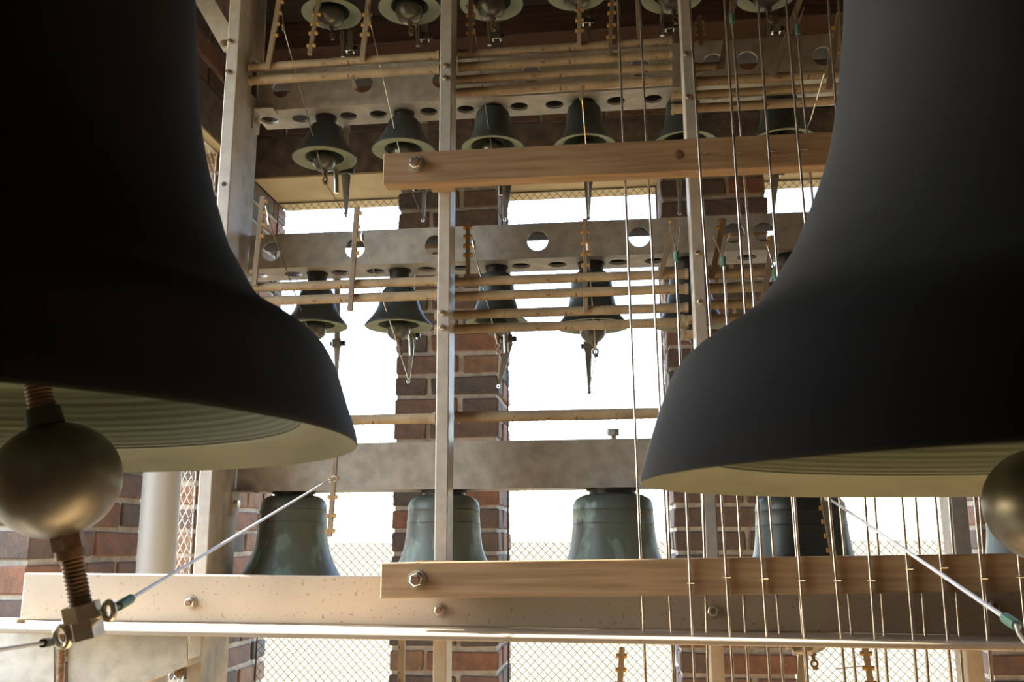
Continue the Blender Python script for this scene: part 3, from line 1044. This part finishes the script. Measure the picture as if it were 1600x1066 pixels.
# lower bars
b, _, _ = roller('thick tan bar crossing the bright window at left above the plain beam', (470, 658), (681, 654), r=0.0098, group='lower roller bars')
lever(b, Pz(528, 660), Pz(515, 839), 0.0095, pegs=(0.5, 0.66, 0.82, 0.95), both=True)
b, _, _ = roller('thick tan bar crossing the bright middle window above the plain beam', (712, 653), (1075, 644), r=0.0105, group='lower roller bars')
b, _, _ = roller('thick bar hidden behind the right big bell that carries a long pegged lever', (1106, 644), (1480, 634), r=0.0105, group='lower roller bars')
lever(b, Pz(1262, 642), Pz(1308, 900), 0.0105, pegs=(0.60, 0.68, 0.765, 0.85, 0.93), side=-1)
# bars below the angle, only their levers rise into view
for lab, a, c, lp, lq in (('roller bar below the angle whose pale lever stands under the middle window', (720, 1095), (1085, 1095), (967, 1100), (972, 1012)),
                          ('roller bar below the angle whose pegged lever stands under the smooth grey bell', (1118, 1095), (1500, 1095), (1366, 1100), (1351, 1008))):
    b, _, _ = roller(lab, a, c, group='bars below the angle')
    lever(b, Pz(*lp, YR - 0.012), Pz(*lq, YR - 0.012), 0.010, pegs=(0.35, 0.6, 0.85), both=True)

# ------------------------------------------------------------------ leaf springs that pull the clappers back
def spring(label, x, ytop, ytip, xtip, yclamp, zfl, wtop=14, cyl=None, xarm=None, bend=0.0):
    Y = YBELL + 0.078
    base = P(x, yclamp, Y)
    t = thing('leaf_spring', base, label, 'spring', 'clapper return springs')
    zt = zfl + CZ
    top = Vector((P(xarm or x, yclamp, Y).x, YC1 + 0.012, zt + 0.05))
    MB().bar(top, Vector((base.x, Y, base.z)), 0.012, 0.003).build('arm', M['blade'], t)
    MB().bar(Vector((top.x, YC1 + 0.001, zt + 0.012)), Vector((top.x, YC1 + 0.018, zt + 0.012)), 0.016, 0.02).build('foot', M['blade'], t)
    k = (base - EYE).dot(FW) / F_PX
    MB().box(base + Vector((-0.010, -0.008, -0.009)), base + Vector((0.010, 0.008, 0.009))).build('clamp', M['chrome'], t, bevel=0.001)
    MB().tube(base + Vector((0.010, 0, 0)), base + Vector((0.018, 0, 0)), 0.006, 6).tube(base + Vector((-0.010, 0, 0)), base + Vector((-0.015, 0, 0)), 0.0055, 6).build('clamp_bolt', M['dark_iron'], t)
    bl = MB().bar(base + Vector((0, 0, -0.008)), P(xtip, ytip, Y), wtop * k, 0.0022, w2=3.5 * k)
    bl.build('blade', M['blade'], t)
    MB().ring(P(xtip, ytip - 2, Y), Vector((0.4, 1, 0)), 0.0035, 0.0014, 12, 6).build('tip_ring', M['bolt'], t)
    if cyl:
        a, c = P(cyl[0], cyl[1], Y - 0.014), P(cyl[0] + (cyl[2] - cyl[1]) * 0.02, cyl[2], Y - 0.014)
        MB().tube(a, c, 0.0052, 14).build('stop_rod', M['chrome'], t, smooth=40)
    return t


sp = [('return spring with a broad pale blade under the far left upper bell', 541, 268, 340, 541, 268, 0.920, 15, (525, 262, 302)),
      ('return spring with a thin bright blade beside the left end of the upper plank', 664, 268, 346, 661, 262, 0.920, 10, (648, 262, 300)),
      ('return spring with a dark blade below the upper plank at the brick pier edge', 793, 290, 345, 789, 272, 0.920, 16, (781, 270, 305)),
      ('return spring with a pale tapered blade against the middle window top', 919, 285, 343, 919, 280, 0.920, 13, None),
      ('return spring with a rod beside the dark right post below the upper plank', 1062, 280, 335, 1062, 268, 0.920, 9, (1060, 262, 292)),
      ('return spring with a bright clamp below the upper plank near the right big bell', 1212, 275, 335, 1208, 270, 0.920, 10, (1206, 265, 290)),
      ('return spring with a bolted clamp under the far left flared bell', 527, 545, 592, 526, 537, 0.560, 10, None),
      ('return spring with a pale blade in front of the brick pier at left', 644, 540, 598, 638, 524, 0.560, 11, (642, 524, 556)),
      ('return spring with a grey clamp right of the middle post under the third middle bell', 794, 540, 606, 779, 530, 0.560, 15, (790, 520, 552)),
      ('return spring with a long dark blade hanging in the bright middle window', 919, 540, 615, 921, 541, 0.560, 11, None)]
for (lab, x, yt, ytip, xtip, yc, zf, wt_, cyl) in sp:
    spring(lab, x, yt, ytip, xtip, yc, zf, wt_, cyl)
# top row springs show their plated clamps only
for lab, x, y in (('plated spring clamp under the leftmost top bell', 547, 76), ('plated spring clamp left of the middle post under a top bell', 664, 58),
                  ('plated spring clamp right of the middle post under a top bell', 776, 57), ('plated spring clamp under the fourth top bell', 916, 33),
                  ('plated spring clamp beside the dark right post under a top bell', 1046, 42), ('plated spring clamp between the slanting levers at upper right', 1212, 46)):
    spring(lab, x, y, y + 48, x + 10, y, 1.315, 9, (x - 12, y - 25, y + 14))
# striker under the smooth grey bell at lower right
Yh = YBELL + 0.0
t = thing('check_buffer', P(1246, 1015, 1.80), 'round buffer hanging beside the clapper under the smooth grey bell', 'buffer')
MB().tube(P(1238, 1014, 1.80), P(1268, 1013, 1.80), 0.0115, 18).tube(P(1229, 1010, 1.80), P(1240, 1010, 1.80), 0.006, 10).build('buffer', M['blade'], t, smooth=40)
MB().bar(P(1256, 1014, 1.812), P(1251, 1100, 1.812), 0.018, 0.004).build('blade', M['blade'], t)

# ------------------------------------------------------------------ wires from levers to clappers
def cw(label, pts, group='clapper wires', r=0.0012, crimp=None, m='wire'):
    mb = MB()
    ps = [p if isinstance(p, Vector) else P(*p) for p in pts]
    t = thing('clapper_wire', ps[-1], label, 'wire', group)
    mb.path(ps, r, 6).build('strand', M[m], t, smooth=40)
    if crimp:
        c = P(*crimp)
        d = (ps[1] - ps[0]).normalized()
        MB().tube(c - d * 0.007, c + d * 0.007, 0.0034, 8).build('crimp', M['bolt'], t)
    return t


YL = YR - 0.018
BE = {k: Vector(v['eye']) for k, v in bells.items()}
cw('thin wire slanting down to the far left upper bell', [(441, 18, YL), (443, 42, YL), BE['B0']], crimp=(443, 44, YL))
cw('thin wire slanting down to the bell behind the left end of the upper plank', [(575, 8, YL), (578, 32, YL), BE['B1']], crimp=(578, 30, YL))
cw('thin wire slanting down right of the middle post to the upper bell', [(741, 20, YL), (741, 45, YL), BE['B2']])
cw('thin wire dropping from a short lever to the fourth upper bell', [(909, 150, YR), BE['B3']])
cw('thin wire from the leftmost pegged lever to the far left flared bell', [(415, 322, YL), (420, 345, YL), BE['C0']], crimp=(420, 346, YL))
cw('thin wire from the second pegged lever to the second flared bell', [(562, 345, YL), (566, 370, YL), BE['C1']], crimp=(566, 372, YL))
cw('thin wire beside the middle post to the third middle bell', [(737, 370, YL), (741, 390, YL), BE['C2']], crimp=(740, 382, YL))
cw('thin double wire down the front of the tall flared bell', [(918, 375, YL), BE['C3']], crimp=(918, 385, YL))
cw('thin wire slanting left at far upper right beside the big bell', [(1298, 70, YL), (1288, 115, YL), (1266, 190, YL + 0.05), BE['B5']])
cw('thin wire from a pegged lever to the clapper eye under the smooth grey bell', [(1350, 1041, YR - 0.01), (1306, 1046, 1.80)])

# bright cables that pull the big clappers
def cable(label, pts, r, ends, cm='crimp'):
    ps = [p if isinstance(p, Vector) else P(*p) for p in pts]
    t = thing('pull_cable', ps[0], label, 'cable', 'pull cables of the big clappers')
    MB().path(ps, r, 8).build('strand', M['cable'], t, smooth=40)
    d = (ps[1] - ps[0]).normalized()
    MB().tube(ps[0] + d * 0.004, ps[0] + d * 0.030, r * 2.4, 8).build('crimp', M[cm], t, smooth=40)
    if ends:
        d2 = (ps[-2] - ps[-1]).normalized()
        MB().ring(ps[-1], Vector((0.2, 1, 0.2)), 0.005, 0.0016, 14, 6).tube(ps[-1] + d2 * 0.004, ps[-1] + d2 * 0.014, r * 1.8, 8).build('end_shackle', M['bolt'], t, smooth=40)
    return t


cable('bright cable rising from the left clapper to the hanging lever', [qL + Vector((0.029, 0.0, 0.015)), (508, 754, 1.70), (523, 748, 1.72)], 0.0019, True)
cable('dark cable running from the left clapper out of the lower left corner', [qL + Vector((-0.024, -0.008, -0.014)), (-40, 1022, 0.62)], 0.0016, False, 'dark_iron')
cable('bright cable slanting from the hanging lever down to the right clapper', [P(1592, 980, 1.02), (1301, 783, 1.70), (1289, 779, 1.72)], 0.0024, True)
t = thing('cable_loop', P(1600, 1000, 1.0), 'curved pale cable tail at the lower right corner', 'cable')
MB().path([P(1588, 976, 1.02), P(1592, 990, 1.015), P(1602, 1004, 1.01), qR + Vector((-0.016, 0, 0.012))], 0.0022, 8).build('strand', M['cable'], t, smooth=40)

# ------------------------------------------------------------------ the angle and the planks
t = thing('steel_angle', W(-0.25, 1.685, -0.15), 'long tan steel angle lying across the bottom, its flange catching the sun', 'angle')
def slab(mb, x0, x1, y0, y1, za0, za1, zb0, zb1):
    mb.hexa([W(x0, y0, za0), W(x1, y0, zb0), W(x1, y1, zb0), W(x0, y1, za0), W(x0, y0, za1), W(x1, y0, zb1), W(x1, y1, zb1), W(x0, y1, za1)])
ax0, ax1 = -1.11, 1.2
zt0, zt1, hh = -0.056, -0.080, 0.085
s_ = MB()
slab(s_, ax0, ax1, 1.686, 1.697, zt0 - hh, zt0, zt1 - hh, zt1)
s_.build('web', M['angle'], t, bevel=0.003)
s_ = MB()
slab(s_, ax0 - 0.02, ax1, 1.545, 1.690, zt0 - hh - 0.009, zt0 - hh, zt1 - hh - 0.009, zt1 - hh)
s_.build('flange', M['angle'], t, bevel=0.002)
for (x, y) in ((298, 942), (687, 954), (1113, 955), (1551, 946)):
    bolt(t, P(x, y, 1.686), 0.0098)
for (x, y) in ((30, 966), (107, 968)):
    p = P(x, y, 1.64)
    p.z = W(0, 0, zt0 - hh).z
    MB().tube(p, p + Vector((0, 0, 0.006)), 0.011, 6).build('flange_bolt', M['angle'], t)


def make_plank(label, x0, x1, y0, y1, zb0, zt0, zb1, zt1, bolt_px, staples, knot=None, block=None):
    t = thing('wooden_plank', W(x0, y0, zb0), label, 'plank', 'wire guide planks')
    mb = MB().hexa([W(x0, y0, zb0), W(x1, y0, zb1), W(x1, y1, zb1), W(x0, y1, zb0), W(x0, y0, zt0), W(x1, y0, zt1), W(x1, y1, zt1), W(x0, y1, zt0)])
    mb.build('board', M['plank'], t, bevel=0.0018)
    bolt(t, P(*bolt_px, y0), 0.0125)
    for (x, y) in staples:
        c = P(x, y, y0)
        st = MB().tube(c + Vector((-0.006, 0.002, 0.001)), c + Vector((-0.0055, -0.0065, 0)), 0.0013, 6)
        st.tube(c + Vector((-0.0055, -0.0065, 0)), c + Vector((0.0055, -0.0065, 0)), 0.0013, 6).tube(c + Vector((0.0055, -0.0065, 0)), c + Vector((0.006, 0.002, 0.001)), 0.0013, 6)
        st.build('staple', M['bolt'], t)
    if knot:
        c = P(*knot, y0)
        MB().lathe([(0, 0.0008), (0.004, 0.0010), (0.008, 0.0006), (0.0105, -0.0004)], c, TOWARD, 18).build('knot', M['knot'], t, smooth=60)
    if block:
        MB().box(*block).build('spacer_block', M['plank'], t)
    return t


LP_Y = 1.60
make_plank('lower wooden plank with a row of wires stapled across its front', -0.406, 0.95, LP_Y, LP_Y + 0.040, -0.097, -0.038, -0.081, -0.022, (651, 906),
           [(1079, 911), (1136, 902), (1194, 904), (1251, 907), (1307, 907), (1360, 907), (1419, 889), (1473, 887), (1535, 904), (1593, 902)],
           block=(W(-0.355, LP_Y + 0.040, -0.090), W(-0.285, 1.686, -0.036)))
UP_Y = 1.62
make_plank('upper wooden plank with an orange-lit underside', -0.425, 0.75, UP_Y, UP_Y + 0.034, 0.655, 0.717, 0.650, 0.714, (650, 257),
           [(1098, 241), (1151, 241), (1205, 239), (1256, 236)], knot=(1061, 242), block=(W(-0.345, UP_Y + 0.034, 0.665), W(-0.300, 1.70, 0.708)))

# ------------------------------------------------------------------ tracker wires
def wire_line(label, name_pts, Y, group, r=0.0024, crimp=None, fork=None):
    (xa, ya), (xb, yb) = name_pts
    a, b = P(xa, ya, Y), P(xb, yb, Y)
    t = thing('tracker_wire', b, label, 'wire', group)
    MB().tube(a, b, r, 8).build('strand', M['wire'], t, smooth=50)
    if crimp:
        c = P(*crimp, Y)
        MB().tube(c + Vector((0, 0, -0.008)), c + Vector((0, 0, 0.010)), 0.005, 8).build('crimp', M['crimp'], t, smooth=40)
        for q in fork:
            MB().tube(c + Vector((0, 0, 0.008)), P(*q, Y), 0.0014, 6).build('fork_strand', M['wire'], t, smooth=40)
    return t


YF_, YBk = LP_Y - 0.0045, 1.662
top, bot = -150, 1180
def ln(x0, y0, x1, y1, ya, yb):
    s = (x1 - x0) / (y1 - y0)
    return ((x0 + s * (ya - y0), ya), (x0 + s * (yb - y0), yb))
GF, GK = 'wires stapled to the front of the lower plank', 'wires passing behind the lower plank'
front_w = [(1056, 405, 1078, 900, 402), (1077, 0, 1135, 900, top), (1132, 0, 1192, 900, top), (1184, 0, 1250, 900, top), (1228, 0, 1306, 900, top), (1294, 0, 1360, 900, top),
           (1345, 0, 1419, 900, top), (1392, 0, 1472, 900, top), (1450, 0, 1534, 900, top), (1505, 0, 1594, 900, top)]
nth = ['first', 'second', 'third', 'fourth', 'fifth', 'sixth', 'seventh', 'eighth', 'ninth', 'tenth']
for i, (a, b_, c, d, ya) in enumerate(front_w):
    lab = 'tracker wire stapled on the lower plank, %s from its left end' % nth[i]
    if i == 0:
        wire_line(lab + ', green crimp on top', ln(a, b_, c, d, ya, bot), YF_, GF, crimp=(1057, 402), fork=((1047, 352), (1062, 352)))
    else:
        wire_line(lab, ln(a, b_, c, d, ya, bot), YF_, GF)
back_w = [(965, 0, 1001, 872, top), (999, 0, 1043, 872, top), (1077, -20, 1101, 872, 560), (1131, 415, 1158, 872, 412), (1144, 32, 1209, 872, 30), (1211, 430, 1245, 872, 428),
          (1246, 50, 1320, 872, 48), (1310, 0, 1373, 872, top), (1375, 0, 1437, 872, top), (1425, 0, 1490, 872, top), (1475, 0, 1537, 872, top)]
crimps = {3: ((1130, 410), ((1114, 370), (1138, 366))), 4: ((1144, 30), ((1140, 2), (1153, -4))), 5: ((1211, 430), ((1200, 385), (1217, 380))), 6: ((1246, 48), ((1240, 18), (1256, 12)))}
nth.append('eleventh')
for i, (a, b_, c, d, ya) in enumerate(back_w):
    lab = 'tracker wire passing behind the lower plank, %s of these from left' % nth[i]
    if i in crimps:
        wire_line(lab + ', green crimp on top', ln(a, b_, c, d, ya, bot), YBk, GK, crimp=crimps[i][0], fork=crimps[i][1])
    else:
        wire_line(lab, ln(a, b_, c, d, ya, bot), YBk, GK)

# ------------------------------------------------------------------ left corner: pipe, support beam
t = thing('round_pipe', W(-0.985, 1.95, Z0), 'smooth round beige pipe standing between the left clapper and the mesh', 'pipe')
MB().tube(W(-0.985, 1.95, Z0), W(-0.985, 1.95, 0.70), 0.040, 40).build('pipe_shell', M['pipe'], t, smooth=40)
MB().tube(W(-0.985, 1.95, -0.62), W(-0.985, 1.95, -0.56), 0.046, 40).build('coupling', M['pipe'], t, smooth=40)

t = thing('support_beam', W(-0.83, 1.5, -0.26), 'grey steel support beam running back under the left end of the tan angle', 'beam')
def prism(mb, px, Y, t):
    f = [P(x, y, Y) for x, y in px]
    n = len(f)
    vs = f + [p + Vector((0, t, 0)) for p in f]
    mb.add(vs, [tuple(range(n)), tuple(range(2 * n - 1, n - 1, -1))] + [(k, (k + 1) % n, n + (k + 1) % n, n + k) for k in range(n)])
    return mb


prism(MB(), [(106, 972), (292, 978), (292, 1031), (200, 1066), (106, 1105)], 1.700, 0.012).build('web', M['channel'], t)
prism(MB(), [(-60, 965), (84, 968), (84, 1105), (-60, 1105)], 1.690, 0.012).build('end_plate', M['channel'], t)
prism(MB(), [(200, 1066), (292, 1031), (292, 1040), (200, 1076)], 1.640, 0.06).build('bottom_flange', M['channel'], t)
s_ = MB()
threaded(s_, P(92, 1110, 1.695), P(98, 975, 1.695), 0.0075, 0.003)
s_.build('threaded_rod', M['rust'], t, smooth=30)
bolt(t, P(281, 1050, 1.69), 0.008, m='rust')
t = thing('base_rail', W(0, 1.70, -0.25), 'pale steel rail at the very bottom under the leftmost window', 'rail')
MB().box(W(-0.758, 1.700, -0.285), W(-0.40, 1.760, -0.262)).build('rail', M['angle'], t, bevel=0.002)
t = thing('thin_upright', W(-0.40, 1.74, -0.4), 'thin tan upright strip below the angle left of the middle post', 'upright')
MB().box(W(-0.412, 1.765, -0.9), W(-0.400, 1.775, -0.14)).build('strip', M['bar'], t)
